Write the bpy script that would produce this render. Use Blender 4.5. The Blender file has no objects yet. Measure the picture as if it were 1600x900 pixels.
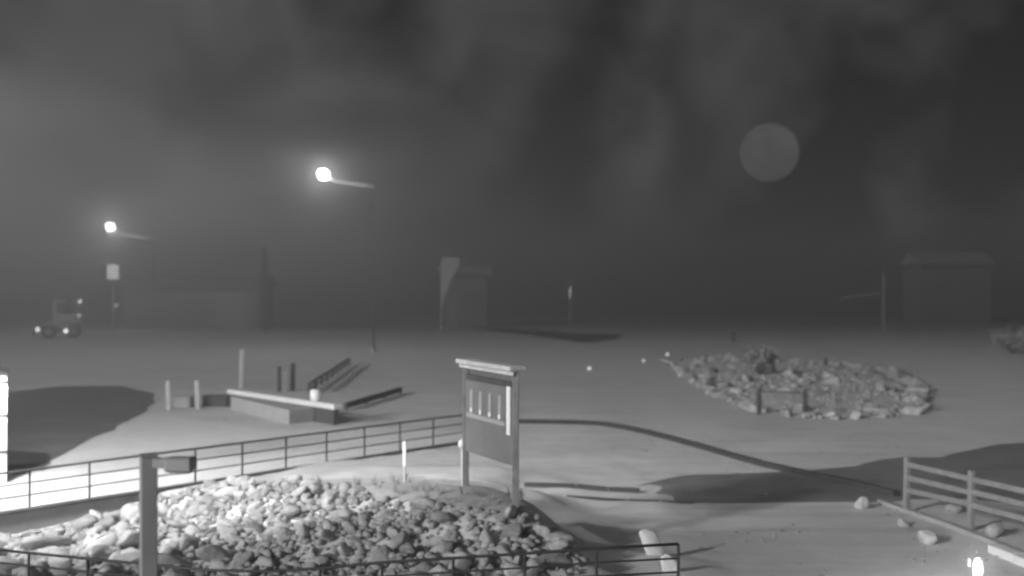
import bpy, bmesh, math, random
from mathutils import Vector, Matrix, noise

random.seed(7)
R = math.radians
S = bpy.context.scene
COL = S.collection

# ------------------------------------------------------------------ camera
F = 1716.0          # focal length in pixels of the 1600 px wide photograph
CAMZ = 6.1          # camera height above the plaza
cam = bpy.data.cameras.new('camera')
cam.sensor_width = 36.0
cam.lens = 36.0 * F / 1600.0
cam.clip_start = 0.1
cam.clip_end = 6000
cam.dof.use_dof = True
cam.dof.focus_distance = 19.0      # cheap lens: nothing is quite sharp, the far lot least of all
cam.dof.aperture_fstop = 0.46
camo = bpy.data.objects.new('camera', cam)
camo.location = (0, 0, CAMZ)
camo.rotation_euler = (R(90), 0, 0)
COL.objects.link(camo)
S.camera = camo

S.view_settings.view_transform = 'Standard'
S.view_settings.look = 'None'
S.view_settings.exposure = 0.0
S.view_settings.gamma = 1.0
S.cycles.filter_width = 2.4          # the soft optics of a cheap night camera
S.cycles.use_denoising = True
S.cycles.max_bounces = 6
S.cycles.volume_bounces = 0
S.cycles.sample_clamp_indirect = 4


def P(px, py, d):
    """Point at distance d along the camera axis that the photograph shows at px, py."""
    return Vector(((px - 800) / F * d, d, CAMZ - (py - 450) / F * d))


def G(px, py, z=0.0):
    """Point on level z that the photograph shows at px, py."""
    return P(px, py, (CAMZ - z) * F / (py - 450))


# ------------------------------------------------------------------ night sky
W = bpy.data.worlds.new('World')
S.world = W
W.use_nodes = True
wt = W.node_tree
wt.nodes.clear()


def N(t, kind, **kw):
    n = t.nodes.new(kind)
    for k, v in kw.items():
        setattr(n, k, v)
    return n


def math_node(t, op, a, b=None, clamp=False):
    n = N(t, 'ShaderNodeMath', operation=op, use_clamp=clamp)
    for i, v in enumerate((a, b)):
        if v is None:
            continue
        if isinstance(v, (int, float)):
            n.inputs[i].default_value = v
        else:
            t.links.new(v, n.inputs[i])
    return n.outputs[0]


SKY_BASE = 0.036
tc = N(wt, 'ShaderNodeTexCoord')
warp = N(wt, 'ShaderNodeTexNoise')
warp.inputs['Scale'].default_value = 7.0
warp.inputs['Detail'].default_value = 3.0
wt.links.new(tc.outputs['Generated'], warp.inputs['Vector'])
sub = N(wt, 'ShaderNodeVectorMath', operation='SUBTRACT')
wt.links.new(warp.outputs['Color'], sub.inputs[0])
sub.inputs[1].default_value = (.5, .5, .5)
sc_ = N(wt, 'ShaderNodeVectorMath', operation='SCALE')
wt.links.new(sub.outputs[0], sc_.inputs[0])
sc_.inputs['Scale'].default_value = 0.15
add = N(wt, 'ShaderNodeVectorMath', operation='ADD')
wt.links.new(tc.outputs['Generated'], add.inputs[0])
wt.links.new(sc_.outputs[0], add.inputs[1])
nrm = N(wt, 'ShaderNodeVectorMath', operation='NORMALIZE')
wt.links.new(add.outputs[0], nrm.inputs[0])
murk = N(wt, 'ShaderNodeTexNoise')
murk.inputs['Scale'].default_value = 8.0
murk.inputs['Detail'].default_value = 2.5
wt.links.new(nrm.outputs[0], murk.inputs['Vector'])
val = math_node(wt, 'MULTIPLY_ADD', murk.outputs['Fac'], 0.19)
val.node.inputs[2].default_value = SKY_BASE - 0.095
# drifting banks of low cloud: centre in the photograph, radius in px, brightness
for px, py, rad, amp in ((310, 255, 66, .095), (290, 375, 60, .11), (350, 330, 45, .03), (80, 130, 110, .05), (250, 60, 90, .016),
                         (985, 235, 30, .055), (1005, 290, 32, .02), (1415, 315, 34, .045), (1415, 360, 30, .03), (1150, 10, 100, .016), (830, 160, 45, .014),
                         (1575, 120, 95, -.034), (1540, 20, 80, -.012), (850, 330, 60, -.03), (1240, 130, 120, -.014),
                         (1300, 360, 70, -.025), (480, 400, 60, -.02), (385, 100, 34, -.012), (180, 190, 30, -.012),
                         (1010, 375, 50, .025), (130, 430, 70, -.02), (1120, 210, 50, -.014), (1290, 250, 50, -.014), (700, 350, 50, .02), (1065, 60, 24, -.014)):
    d = Vector(((px - 800) / F, 1, -(py - 450) / F)).normalized()
    dt = N(wt, 'ShaderNodeVectorMath', operation='DOT_PRODUCT')
    wt.links.new(nrm.outputs[0], dt.inputs[0])
    dt.inputs[1].default_value = d
    k = 1.0 / (rad / F) ** 2
    e = math_node(wt, 'MULTIPLY', math_node(wt, 'SUBTRACT', dt.outputs['Value'], 1.0), k)
    g = math_node(wt, 'MULTIPLY', math_node(wt, 'EXPONENT', e), amp)
    val = math_node(wt, 'ADD', val, g)
val = math_node(wt, 'MAXIMUM', val, 0.006)
bg = N(wt, 'ShaderNodeBackground')
wt.links.new(val, bg.inputs['Color'])
bg.inputs['Strength'].default_value = 1.0
wo = N(wt, 'ShaderNodeOutputWorld')
wt.links.new(bg.outputs[0], wo.inputs['Surface'])

# ------------------------------------------------------------------ lights
sun = bpy.data.lights.new('night_glow', 'SUN')     # cold light from the left, low over the lot
sun.energy = 5.0
sun.angle = R(5)
suno = bpy.data.objects.new('night_glow', sun)
suno.rotation_euler = Vector((0.71, 0.65, -0.29)).to_track_quat('-Z', 'Y').to_euler()
COL.objects.link(suno)

WALL_LAMP = Vector((-15.72, 33.75, 3.05))
WALL_W = 500
ADDED_LAMP = Vector((-15.4, 25.2, 12.0))
ADDED_LAMP_W = 26000
STREET_W = 2000


# ------------------------------------------------------------------ materials
MATS = {}


def mat(name, v, rough=.85, var=.25, scale=3.0, bump=.0, bscale=20.0, metal=0.0, spots=0.0):
    if name in MATS:
        return MATS[name]
    m = bpy.data.materials.new(name)
    m.use_nodes = True
    t = m.node_tree
    b = t.nodes['Principled BSDF']
    b.inputs['Roughness'].default_value = rough
    b.inputs['Metallic'].default_value = metal
    c = N(t, 'ShaderNodeTexCoord')
    n = N(t, 'ShaderNodeTexNoise')
    n.inputs['Scale'].default_value = scale
    n.inputs['Detail'].default_value = 5
    n.inputs['Roughness'].default_value = .62
    t.links.new(c.outputs['Object'], n.inputs['Vector'])
    mr = N(t, 'ShaderNodeMapRange')
    mr.inputs['From Min'].default_value = .3
    mr.inputs['From Max'].default_value = .7
    mr.inputs['To Min'].default_value = v * (1 - var)
    mr.inputs['To Max'].default_value = v * (1 + var)
    t.links.new(n.outputs['Fac'], mr.inputs['Value'])
    t.links.new(mr.outputs[0], b.inputs['Base Color'])
    if bump:
        n2 = N(t, 'ShaderNodeTexNoise')
        n2.inputs['Scale'].default_value = bscale
        n2.inputs['Detail'].default_value = 6
        t.links.new(c.outputs['Object'], n2.inputs['Vector'])
        bp = N(t, 'ShaderNodeBump')
        bp.inputs['Strength'].default_value = bump
        bp.inputs['Distance'].default_value = .03
        t.links.new(n2.outputs['Fac'], bp.inputs['Height'])
        t.links.new(bp.outputs[0], b.inputs['Normal'])
    MATS[name] = m
    return m


def glow(name, strength, v=1.0):
    if name in MATS:
        return MATS[name]
    m = bpy.data.materials.new(name)
    m.use_nodes = True
    t = m.node_tree
    b = t.nodes['Principled BSDF']
    b.inputs['Base Color'].default_value = (.8, .8, .8, 1)
    b.inputs['Emission Color'].default_value = (v, v, v, 1)
    b.inputs['Emission Strength'].default_value = strength
    MATS[name] = m
    return m


def lamp_glass(name, strength):
    """Glowing glass that lets the light of the bulb inside it out."""
    if name in MATS:
        return MATS[name]
    m = bpy.data.materials.new(name)
    m.use_nodes = True
    t = m.node_tree
    t.nodes.clear()
    e = N(t, 'ShaderNodeEmission')
    e.inputs['Strength'].default_value = strength
    tr = N(t, 'ShaderNodeBsdfTransparent')
    a = N(t, 'ShaderNodeAddShader')
    t.links.new(e.outputs[0], a.inputs[0])
    t.links.new(tr.outputs[0], a.inputs[1])
    ou = N(t, 'ShaderNodeOutputMaterial')
    t.links.new(a.outputs[0], ou.inputs['Surface'])
    MATS[name] = m
    return m


def ground_mat():
    m = bpy.data.materials.new('plaza_ground')
    m.use_nodes = True
    t = m.node_tree
    b = t.nodes['Principled BSDF']
    b.inputs['Roughness'].default_value = .9
    c = N(t, 'ShaderNodeTexCoord')
    out = None
    for s, w, det in ((.06, .34, 4), (.30, .30, 5), (1.6, .22, 6), (9.0, .14, 5)):
        n = N(t, 'ShaderNodeTexNoise')
        n.inputs['Scale'].default_value = s
        n.inputs['Detail'].default_value = det
        t.links.new(c.outputs['Object'], n.inputs['Vector'])
        x = math_node(t, 'MULTIPLY', n.outputs['Fac'], w)
        out = x if out is None else math_node(t, 'ADD', out, x)
    # worn wheel tracks that run with the lane
    mp = N(t, 'ShaderNodeMapping')
    mp.inputs['Rotation'].default_value = (0, 0, R(28))
    mp.inputs['Scale'].default_value = (.10, 1.5, 1)
    t.links.new(c.outputs['Object'], mp.inputs['Vector'])
    n = N(t, 'ShaderNodeTexNoise')
    n.inputs['Scale'].default_value = .9
    n.inputs['Detail'].default_value = 4
    t.links.new(mp.outputs[0], n.inputs['Vector'])
    out = math_node(t, 'ADD', out, math_node(t, 'MULTIPLY', math_node(t, 'SUBTRACT', n.outputs['Fac'], .5), .42))
    mr = N(t, 'ShaderNodeMapRange')
    mr.inputs['From Min'].default_value = .3
    mr.inputs['From Max'].default_value = .7
    mr.inputs['To Min'].default_value = .38
    mr.inputs['To Max'].default_value = .72
    t.links.new(out, mr.inputs['Value'])
    # base colour darkens with distance to stand in for the light falling off
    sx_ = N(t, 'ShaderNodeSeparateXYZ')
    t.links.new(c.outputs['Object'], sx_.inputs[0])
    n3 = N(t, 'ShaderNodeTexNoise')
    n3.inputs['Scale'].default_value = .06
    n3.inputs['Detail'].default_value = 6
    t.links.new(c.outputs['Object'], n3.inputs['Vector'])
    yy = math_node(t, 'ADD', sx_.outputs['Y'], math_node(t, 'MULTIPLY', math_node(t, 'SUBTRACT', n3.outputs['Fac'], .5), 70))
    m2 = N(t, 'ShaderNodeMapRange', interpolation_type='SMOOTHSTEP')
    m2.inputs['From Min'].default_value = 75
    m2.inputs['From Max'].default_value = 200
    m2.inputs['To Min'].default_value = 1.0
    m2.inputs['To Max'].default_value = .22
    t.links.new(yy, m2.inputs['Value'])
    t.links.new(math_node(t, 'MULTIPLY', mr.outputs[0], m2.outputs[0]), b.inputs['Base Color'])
    n2 = N(t, 'ShaderNodeTexNoise')
    n2.inputs['Scale'].default_value = 9
    n2.inputs['Detail'].default_value = 6
    t.links.new(c.outputs['Object'], n2.inputs['Vector'])
    bp = N(t, 'ShaderNodeBump')
    bp.inputs['Strength'].default_value = .25
    bp.inputs['Distance'].default_value = .02
    t.links.new(n2.outputs['Fac'], bp.inputs['Height'])
    t.links.new(bp.outputs[0], b.inputs['Normal'])
    return m


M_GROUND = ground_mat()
M_CONC = mat('pale_concrete', .62, .85, .10, 1.2, .15, 14)
M_WALL = mat('wall_concrete', .30, .9, .18, 2.0, .25, 9)
M_ROCK = mat('pale_stone', .34, .9, .30, 3.4, .7, 7)
M_ROCK2 = mat('grey_stone', .27, .9, .30, 3.4, .7, 7)
for m_ in (M_ROCK, M_ROCK2):
    t = m_.node_tree
    b_ = t.nodes['Principled BSDF']
    src = b_.inputs['Base Color'].links[0].from_socket
    oi = N(t, 'ShaderNodeObjectInfo')
    k_ = math_node(t, 'MULTIPLY_ADD', oi.outputs['Random'], .5)
    k_.node.inputs[2].default_value = .75
    t.links.new(math_node(t, 'MULTIPLY', src, k_), b_.inputs['Base Color'])
M_SOIL = mat('trodden_soil', .38, .95, .25, 1.6, .5, 12)
M_RAIL = mat('dark_rail_paint', .02, .5, .2, 6)
M_WOODD = mat('weathered_timber', .20, .8, .25, 4, .3, 18)
M_WOODL = mat('pale_timber', .50, .8, .2, 4, .3, 18)
M_BOARD = mat('board_grey', .16, .7, .12, 2)
M_POSTER = mat('poster_grey', .16, .6, .08, 2)
M_PSTRIP = mat('poster_column', .33, .6, .06, 2)
M_WHITE = mat('white_paint', .82, .5, .05, 3)
M_DARK = mat('dark_print', .05, .6, .2, 3)
M_POLE = mat('bronze_paint', .25, .5, .12, 2)
M_POLEG = mat('galvanised_steel', .25, .5, .15, 2)
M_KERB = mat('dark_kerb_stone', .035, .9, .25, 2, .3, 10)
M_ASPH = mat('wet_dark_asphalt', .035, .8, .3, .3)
M_SHADE = mat('dark_timber_and_shade', .06, .85, .3, 3)
M_SIDING = mat('dull_siding', .07, .8, .15, .4)
M_ROOF = mat('dark_roofing', .06, .9, .2, .5)
M_ROOFP = mat('pale_roofing', .11, .8, .1, .5)
M_MACH = mat('machine_paint', .23, .5, .2, 2)
M_RUBBER = mat('black_rubber', .03, .9, .2, 5)
M_GLASS = mat('dark_glass', .05, .6, .1, 1)
M_HILL = mat('forest_hillside', .045, .95, .4, .06)
M_GRASS = mat('dry_grass', .34, .9, .25, 1.5)
M_NEEDLE = mat('conifer_needles', .05, .9, .35, 2)
M_BARK = mat('bark', .10, .95, .3, 5, .4, 20)
M_TWIG = mat('bare_twigs', .30, .9, .2, 2)


# ------------------------------------------------------------------ mesh helpers
class MB:
    def __init__(self):
        self.v, self.f = [], []

    def add(self, vs, fs):
        b = len(self.v)
        self.v += [tuple(p) for p in vs]
        self.f += [tuple(b + i for i in f) for f in fs]
        return self

    def box(self, c, s, rz=0.0, m=None, bev=0.0, taper=1.0):
        """Box with chamfered vertical and horizontal edges."""
        c = Vector(c)
        bm = bmesh.new()
        bmesh.ops.create_cube(bm, size=1.0)
        for v in bm.verts:
            k = taper if v.co.z > 0 else 1.0
            v.co = Vector((v.co.x * s[0] * k, v.co.y * s[1] * k, v.co.z * s[2]))
        if bev:
            bmesh.ops.bevel(bm, geom=bm.edges[:], offset=bev, segments=1, affect='EDGES', profile=.5)
        q = Matrix.Rotation(rz, 3, 'Z') if m is None else m
        bm.verts.index_update()
        self.add([q @ v.co + c for v in bm.verts], [[v.index for v in f.verts] for f in bm.faces])
        bm.free()
        return self

    def bar(self, a, b, w, h, bev=0.0, roll=None):
        """Rectangular bar from a to b, w across, h high."""
        a, b = Vector(a), Vector(b)
        x = (b - a)
        L = x.length
        x.normalize()
        up = Vector((0, 0, 1)) if abs(x.z) < .95 else Vector((0, 1, 0))
        y = up.cross(x).normalized()
        z = x.cross(y)
        m = Matrix((x, y, z)).transposed()
        if roll:
            m = m @ Matrix.Rotation(roll, 3, 'X')
        return self.box((a + b) / 2, (L, w, h), m=m, bev=bev)

    def tube(self, pts, r, n=8, cap=True):
        pts = [Vector(p) for p in pts]
        rs = r if isinstance(r, (list, tuple)) else [r] * len(pts)
        rings = []
        t0 = (pts[1] - pts[0]).normalized()
        ref = Vector((0, 0, 1)) if abs(t0.z) < .9 else Vector((1, 0, 0))
        for i, p in enumerate(pts):
            t = (pts[min(i + 1, len(pts) - 1)] - pts[max(i - 1, 0)]).normalized()
            x = ref.cross(t).normalized()
            y = t.cross(x)
            rings.append([p + (x * math.cos(a) + y * math.sin(a)) * rs[i] for a in [2 * math.pi * k / n for k in range(n)]])
        fs = []
        for i in range(len(pts) - 1):
            for k in range(n):
                fs.append((i * n + k, i * n + (k + 1) % n, (i + 1) * n + (k + 1) % n, (i + 1) * n + k))
        if cap:
            fs.append(tuple(range(n))[::-1])
            fs.append(tuple((len(pts) - 1) * n + k for k in range(n)))
        return self.add([p for rg in rings for p in rg], fs)

    def lathe(self, prof, c=(0, 0, 0), n=16, axis=None):
        """Profile of (radius, height) turned about the vertical axis, or about axis."""
        c = Vector(c)
        q = Matrix.Identity(3) if axis is None else Vector(axis).to_track_quat('Z', 'Y').to_matrix()
        vs, fs = [], []
        for r, h in prof:
            for k in range(n):
                a = 2 * math.pi * k / n
                vs.append(c + q @ Vector((r * math.cos(a), r * math.sin(a), h)))
        for i in range(len(prof) - 1):
            for k in range(n):
                fs.append((i * n + k, i * n + (k + 1) % n, (i + 1) * n + (k + 1) % n, (i + 1) * n + k))
        fs.append(tuple(range(n))[::-1])
        fs.append(tuple((len(prof) - 1) * n + k for k in range(n)))
        return self.add(vs, fs)

    def prism(self, poly, z0, z1):
        n = len(poly)
        vs = [(x, y, z0) for x, y in poly] + [(x, y, z1) for x, y in poly]
        fs = [tuple(range(n))[::-1], tuple(range(n, 2 * n))]
        fs += [(i, (i + 1) % n, n + (i + 1) % n, n + i) for i in range(n)]
        return self.add(vs, fs)

    def mesh(self, name, material, smooth=False):
        me = bpy.data.meshes.new(name)
        me.from_pydata(self.v, [], self.f)
        bm = bmesh.new()
        bm.from_mesh(me)
        bmesh.ops.recalc_face_normals(bm, faces=bm.faces[:])
        bm.to_mesh(me)
        bm.free()
        me.materials.append(material)
        if smooth:
            me.polygons.foreach_set('use_smooth', [True] * len(me.polygons))
        me.update()
        return me

    def build(self, name, material, parent=None, smooth=False, loc=None):
        return link(name, self.mesh(name, material, smooth), parent, loc)


def link(name, data, parent=None, loc=None, rot=None, scale=None):
    o = bpy.data.objects.new(name, data)
    COL.objects.link(o)
    if parent is not None:
        o.parent = parent
    if loc is not None:
        o.location = loc
    if rot is not None:
        o.rotation_euler = rot
    if scale is not None:
        o.scale = scale
    return o


def tag(o, label=None, cat=None, group=None, kind=None):
    for k, v in (('label', label), ('category', cat), ('group', group), ('kind', kind)):
        if v:
            o[k] = v
    return o


def thing(name, label, cat, loc=(0, 0, 0), rz=0.0, group=None):
    return tag(link(name, None, None, loc, (0, 0, rz)), label, cat, group)


def smooth(a, b, x):
    t = max(0.0, min(1.0, (x - a) / (b - a)))
    return t * t * (3 - 2 * t)


# ------------------------------------------------------------------ terrain
RA, RB = Vector((-13.25, 30.3)), Vector((-2.0, 43.3))       # foot of the long railing
RD = (RB - RA).normalized()
RN = Vector((RD.y, -RD.x))                                   # towards the camera

CTRL = [(-13, 29.2, -.55), (-12, 28, -.5), (-13, 26, -.45), (-10.5, 31, -.45), (-10, 25, -.3), (-10, 21.6, -.05), (-7.5, 22.5, .0),
        (-5.4, 19.7, .0), (-8.6, 28, -.2), (-6, 26, .15), (-4, 22.5, .25), (-3.5, 25.5, .65), (-1.5, 22.5, .55), (0, 19.5, .35),
        (-1.1, 26.4, 1.25), (.1, 24.7, 1.25), (-.5, 25.5, 1.27), (-2.4, 27.4, 1.1), (-5.0, 29.8, .68), (-7.4, 31.8, .35), (-9.2, 33.0, .02),
        (.7, 23.2, .75), (1.2, 22.0, .45), (1.5, 24.6, .35), (2.3, 23.2, .12), (2.3, 26, .0), (1.3, 27.6, .25), (.2, 29.2, .62), (-2, 31, .72),
        (-1.2, 34, .40), (-4.4, 34.5, .35), (-3.4, 38.5, .08), (-6.6, 35.8, .12), (-1, 39.5, .08), (1, 33, .12), (2.5, 30, 0), (3, 34, 0), (1, 38, 0),
        (3.3, 21, .05), (3.6, 26, 0), (-15, 24, -.3), (-12, 19, 0), (-8, 16, 0), (-2, 16, .05), (3, 16, .1), (-16, 20, -.1),
        (-1.8, 42.6, 0), (-4.2, 40.2, 0), (-8.0, 35.9, .0), (0, 43, 0), (3, 40, 0)]


def hgt(x, y):
    if y > 46 or y < 12 or x < -20 or x > 6:
        return 0.0
    s = (Vector((x, y)) - RA).dot(RN)
    if s < 0.02:
        return 0.0
    a = w = 0.0
    for cx, cy, cz in CTRL:
        q = 1.0 / ((cx - x) ** 2 + (cy - y) ** 2 + .25) ** 2
        a += q * cz
        w += q
    h = a / w
    h *= (1 - smooth(3.2, 5, x)) * (1 - smooth(43, 46, y)) * smooth(12, 15, y)
    return h


def spaced(segs):
    out = []
    for a, b, st in segs:
        n = max(1, round((b - a) / st))
        out += [a + (b - a) * i / n for i in range(n)]
    return out + [segs[-1][1]]


xs = spaced([(-330, -60, 15), (-60, -20, 2), (-20, 6, .25), (6, 60, 2), (60, 330, 15)])
ys = spaced([(-40, 10, 5), (10, 14, .5), (14, 46, .25), (46, 120, 2), (120, 330, 10)])
gv = []
for y in ys:
    for x in xs:
        z = hgt(x, y)
        if -20 < x < 6 and 14 < y < 46:
            z += .035 * noise.noise(Vector((x * 1.3, y * 1.3, 0))) * (1 if z else 0)
        gv.append((x, y, z))
nx = len(xs)
gf = [(j * nx + i, j * nx + i + 1, (j + 1) * nx + i + 1, (j + 1) * nx + i) for j in range(len(ys) - 1) for i in range(nx - 1)]
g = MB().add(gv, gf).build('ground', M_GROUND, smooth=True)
tag(g, kind='structure')

# wooded rise that closes the valley
hv, hf = [], []
hx = [-330 + 6 * i for i in range(111)]
hy = [236, 250, 265, 280, 295, 310, 325]
for j, y in enumerate(hy):
    for x in hx:
        k = j / (len(hy) - 1)
        top = 9.5 + 5 * noise.noise(Vector((x * .012, 3.1, 0))) + 1.4 * noise.noise(Vector((x * .11, y * .1, 5)))
        hv.append((x, y, -.3 + (top + .3) * math.sin(k * math.pi * .5) ** 1.3))
n = len(hx)
hf = [(j * n + i, j * n + i + 1, (j + 1) * n + i + 1, (j + 1) * n + i) for j in range(len(hy) - 1) for i in range(n - 1)]
tag(MB().add(hv, hf).build('hill', M_HILL, smooth=True), kind='structure')


def ragged(pts, amp, seed):
    """the outline pts with its edges broken up into an uneven line"""
    out = []
    for i, a in enumerate(pts):
        b = pts[(i + 1) % len(pts)]
        k = max(1, min(14, round((b - a).length / 1.1)))
        nn = Vector((-(b - a).y, (b - a).x, 0)).normalized()
        for j in range(k):
            p = a.lerp(b, j / k)
            out.append(p + nn * amp * (noise.noise(Vector((p.x * .35, p.y * .35, seed))) * 1.4 + .6 * noise.noise(Vector((p.x * 1.1, p.y * 1.1, seed)))))
    return out


def sheet(name, poly, z, material, kind='structure', thick=None):
    mb = MB()
    mb.add([(p[0], p[1], z) for p in poly], [tuple(range(len(poly)))])
    o = mb.build(name, material)
    for f in o.data.polygons:
        if f.normal.z < 0:
            o.data.flip_normals()
            break
    return tag(o, kind=kind)


# pale concrete path behind the long railing, its back edge curving away
pa = RA - RD * 6
back = [G(180, 668), G(110, 705), G(40, 742)]
edge = [RA + RD * t for t in (-6, 0, 6, 12, 17.2)]
path_poly = [(p.x + RN.x * .0, p.y) for p in edge] + [(-1.6, 46.5)] + [(G(560, 668).x, G(560, 668).y), (G(420, 672).x, G(420, 672).y), (G(300, 655).x, G(300, 655).y)] + \
            [(G(230, 650).x, G(230, 650).y)] + [(p.x, p.y) for p in back] + [(-22, 35.0), (-20, 25.2)]
sheet('path', path_poly, .006, M_CONC)

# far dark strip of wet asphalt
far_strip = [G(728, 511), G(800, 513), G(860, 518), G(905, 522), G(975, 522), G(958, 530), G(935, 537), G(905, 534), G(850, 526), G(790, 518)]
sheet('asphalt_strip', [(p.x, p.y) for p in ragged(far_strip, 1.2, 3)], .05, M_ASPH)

M_LEFT_SHADE = mat('shaded_ground', .11, .9, .3, .5, .2, 12)
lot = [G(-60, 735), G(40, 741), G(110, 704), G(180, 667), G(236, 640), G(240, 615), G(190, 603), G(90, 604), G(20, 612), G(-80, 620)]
sheet('shade_sheet', [(p.x, p.y) for p in ragged(lot, .28, 1)], .012, M_LEFT_SHADE)  # dark sheet standing in for the shadow cast beside the booth
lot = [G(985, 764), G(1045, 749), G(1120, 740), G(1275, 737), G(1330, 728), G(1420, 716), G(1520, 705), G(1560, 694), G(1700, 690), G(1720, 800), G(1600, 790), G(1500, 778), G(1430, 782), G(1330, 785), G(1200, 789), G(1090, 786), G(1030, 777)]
sheet('shade_sheet', [(p.x, p.y) for p in ragged(lot, .6, 5)], .008, mat('shaded_paving', .14, .9, .35, .6, .2, 12))  # dark sheet that paints in the sign's shadow band and the shade beyond

# ------------------------------------------------------------------ kerbs
def kerb(name, pts, w, h, material, label):
    t = thing(name, label, 'kerb', (pts[0].x, pts[0].y, 0))
    for a, b in zip(pts, pts[1:]):
        L = (b - a).length
        k = max(1, round(L / 1.2))
        for i in range(k):
            p, q = a.lerp(b, i / k), a.lerp(b, (i + 1) / k)
            dirv = (q - p).normalized() * .012
            MB().bar(Vector((p.x, p.y, hgt(p.x, p.y) + h / 2 - .02)) + dirv, Vector((q.x, q.y, hgt(q.x, q.y) + h / 2 - .02 + random.uniform(-.008, .008))) - dirv, w, h, .015).build(
                'kerb_stone', material, t).location = -Vector(t.location)
    return t


def curve(pts, k=4):
    out = []
    for i in range(len(pts) - 1):
        p0, p1, p2, p3 = pts[max(i - 1, 0)], pts[i], pts[i + 1], pts[min(i + 2, len(pts) - 1)]
        for j in range(k):
            t = j / k
            out.append(.5 * ((2 * p1) + (p2 - p0) * t + (2 * p0 - 5 * p1 + 4 * p2 - p3) * t * t + (3 * p1 - p0 - 3 * p2 + p3) * t ** 3))
    return out + [pts[-1]]


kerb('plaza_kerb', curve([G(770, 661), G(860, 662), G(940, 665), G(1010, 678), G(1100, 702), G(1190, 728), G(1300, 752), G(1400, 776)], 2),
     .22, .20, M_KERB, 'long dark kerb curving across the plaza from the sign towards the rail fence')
kerb('shadow_strip', [G(818, 767), G(900, 768), G(1000, 771)], .16, .14, M_SHADE, 'dark straight strip standing in for the post shadow right of the sign foot')  # dark strip laid as the sign post's cast shadow
kerb('shadow_strip', [G(885, 784), G(980, 785), G(1085, 787)], .08, .07, M_SHADE, 'thin dark shadow strip below the longer one right of the sign')  # second, thinner strip laid as a shadow line
kerb('fence_kerb', [G(1375, 786), G(1425, 803), G(1480, 822), G(1540, 845), G(1600, 872), G(1660, 900)], .22, .13, M_WALL,
     'grey kerb of stones along the foot of the split rail fence')
kerb('corner_kerb', [G(1553, 862), G(1592, 878), G(1640, 898)], .34, .2, M_CONC, 'short pale kerb at the lower right beside the glowing bollard')

# ------------------------------------------------------------------ long railing and its wall
def railing(name, label, pts, height, spacing_pts, rails, r, group=None):
    """pts: polyline of the foot; spacing_pts: post positions; rails: heights."""
    t = thing(name, label, 'railing', pts[0], 0, group)
    o = Vector(pts[0])
    pm = MB().tube([(0, 0, 0), (0, 0, height)], r * 1.1, 8).mesh('post', M_RAIL)
    fm = MB().lathe([(r * 2.6, 0), (r * 2.6, .015), (r * 1.3, .02)], n=10).mesh('base_plate', M_RAIL)
    for p in spacing_pts:
        po = link('post', pm, t, Vector(p) - o)
        link('base_plate', fm, po)
    for nm, hh in rails:
        MB().tube([Vector(p) - o + Vector((0, 0, hh)) for p in pts], r * (1.15 if nm == 'top_rail' else .8), 8).build(nm, M_RAIL, t, smooth=True)
    return t


foot = [Vector((*(RA + RD * t + RN * -.12), .0)) for t in (-5.3, 17.6)]
L = 1.75
posts = [Vector((*(RA + RD * (k * L) + RN * -.12), 0)) for k in range(-3, 11)]
railing('path_railing', 'long dark metal railing with three rails along the pale path behind the rocks', foot, 1.07, posts,
        [('top_rail', 1.07), ('middle_rail', .72), ('lower_rail', .38)], .028)

wl = thing('retaining_wall', 'low concrete wall holding the pale path above the rocks', 'wall', (*RA, 0))
a0, a1 = RA + RD * -7 + RN * .13, RA + RD * 17.6 + RN * .13
o = Vector((*RA, 0))
MB().bar(Vector((*a0, -.48)) - o, Vector((*a1, -.48)) - o, .24, 1.0, .02).build('wall_body', M_WALL, wl)
MB().bar(Vector((*(a0 + RN * .01), .035)) - o, Vector((*(a1 + RN * .01), .035)) - o, .30, .06, .015).build('coping', M_SHADE, wl)  # coping coloured dark to stand in for the wall's shadow

# ------------------------------------------------------------------ front railing
def rp(px, py, d):
    return P(px, py, d)


ftop = [rp(-60, 853, 22.0), rp(45, 864, 21.4), rp(137, 873, 20.9), rp(232, 882, 20.4), rp(325, 891, 19.9), rp(415, 893, 19.8), rp(500, 888, 19.7), rp(597, 879, 19.6),
        rp(708, 872, 19.5), rp(820, 865, 19.4), rp(932, 857, 19.3), rp(1060, 850, 19.2)]
ffoot = [p - Vector((0, 0, 1.05)) for p in ftop]
railing('ramp_railing', 'near dark metal railing in front of the rocks along the bottom edge', ffoot, 1.05, ffoot,
        [('top_rail', 1.05), ('middle_rail', .80), ('middle_rail', .56), ('lower_rail', .32)], .024)
# the ramp the near railing stands on
rv = []
for p in ffoot:
    rv.append((p.x, p.y + .15, p.z - .01))
    rv.append((p.x, p.y - 2.0, p.z - .01))
    rv.append((p.x, p.y + .15, -.6))
    rv.append((p.x, p.y - 2.0, -.6))
rf = []
for i in range(len(ffoot) - 1):
    a, b = i * 4, i * 4 + 4
    rf += [(a, a + 1, b + 1, b), (a, b, b + 2, a + 2), (a + 1, a + 3, b + 3, b + 1)]
rf += [(0, 2, 3, 1), (len(rv) - 4, len(rv) - 3, len(rv) - 1, len(rv) - 2)]
tag(MB().add(rv, rf).build('ramp', M_WALL), kind='structure')

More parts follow.
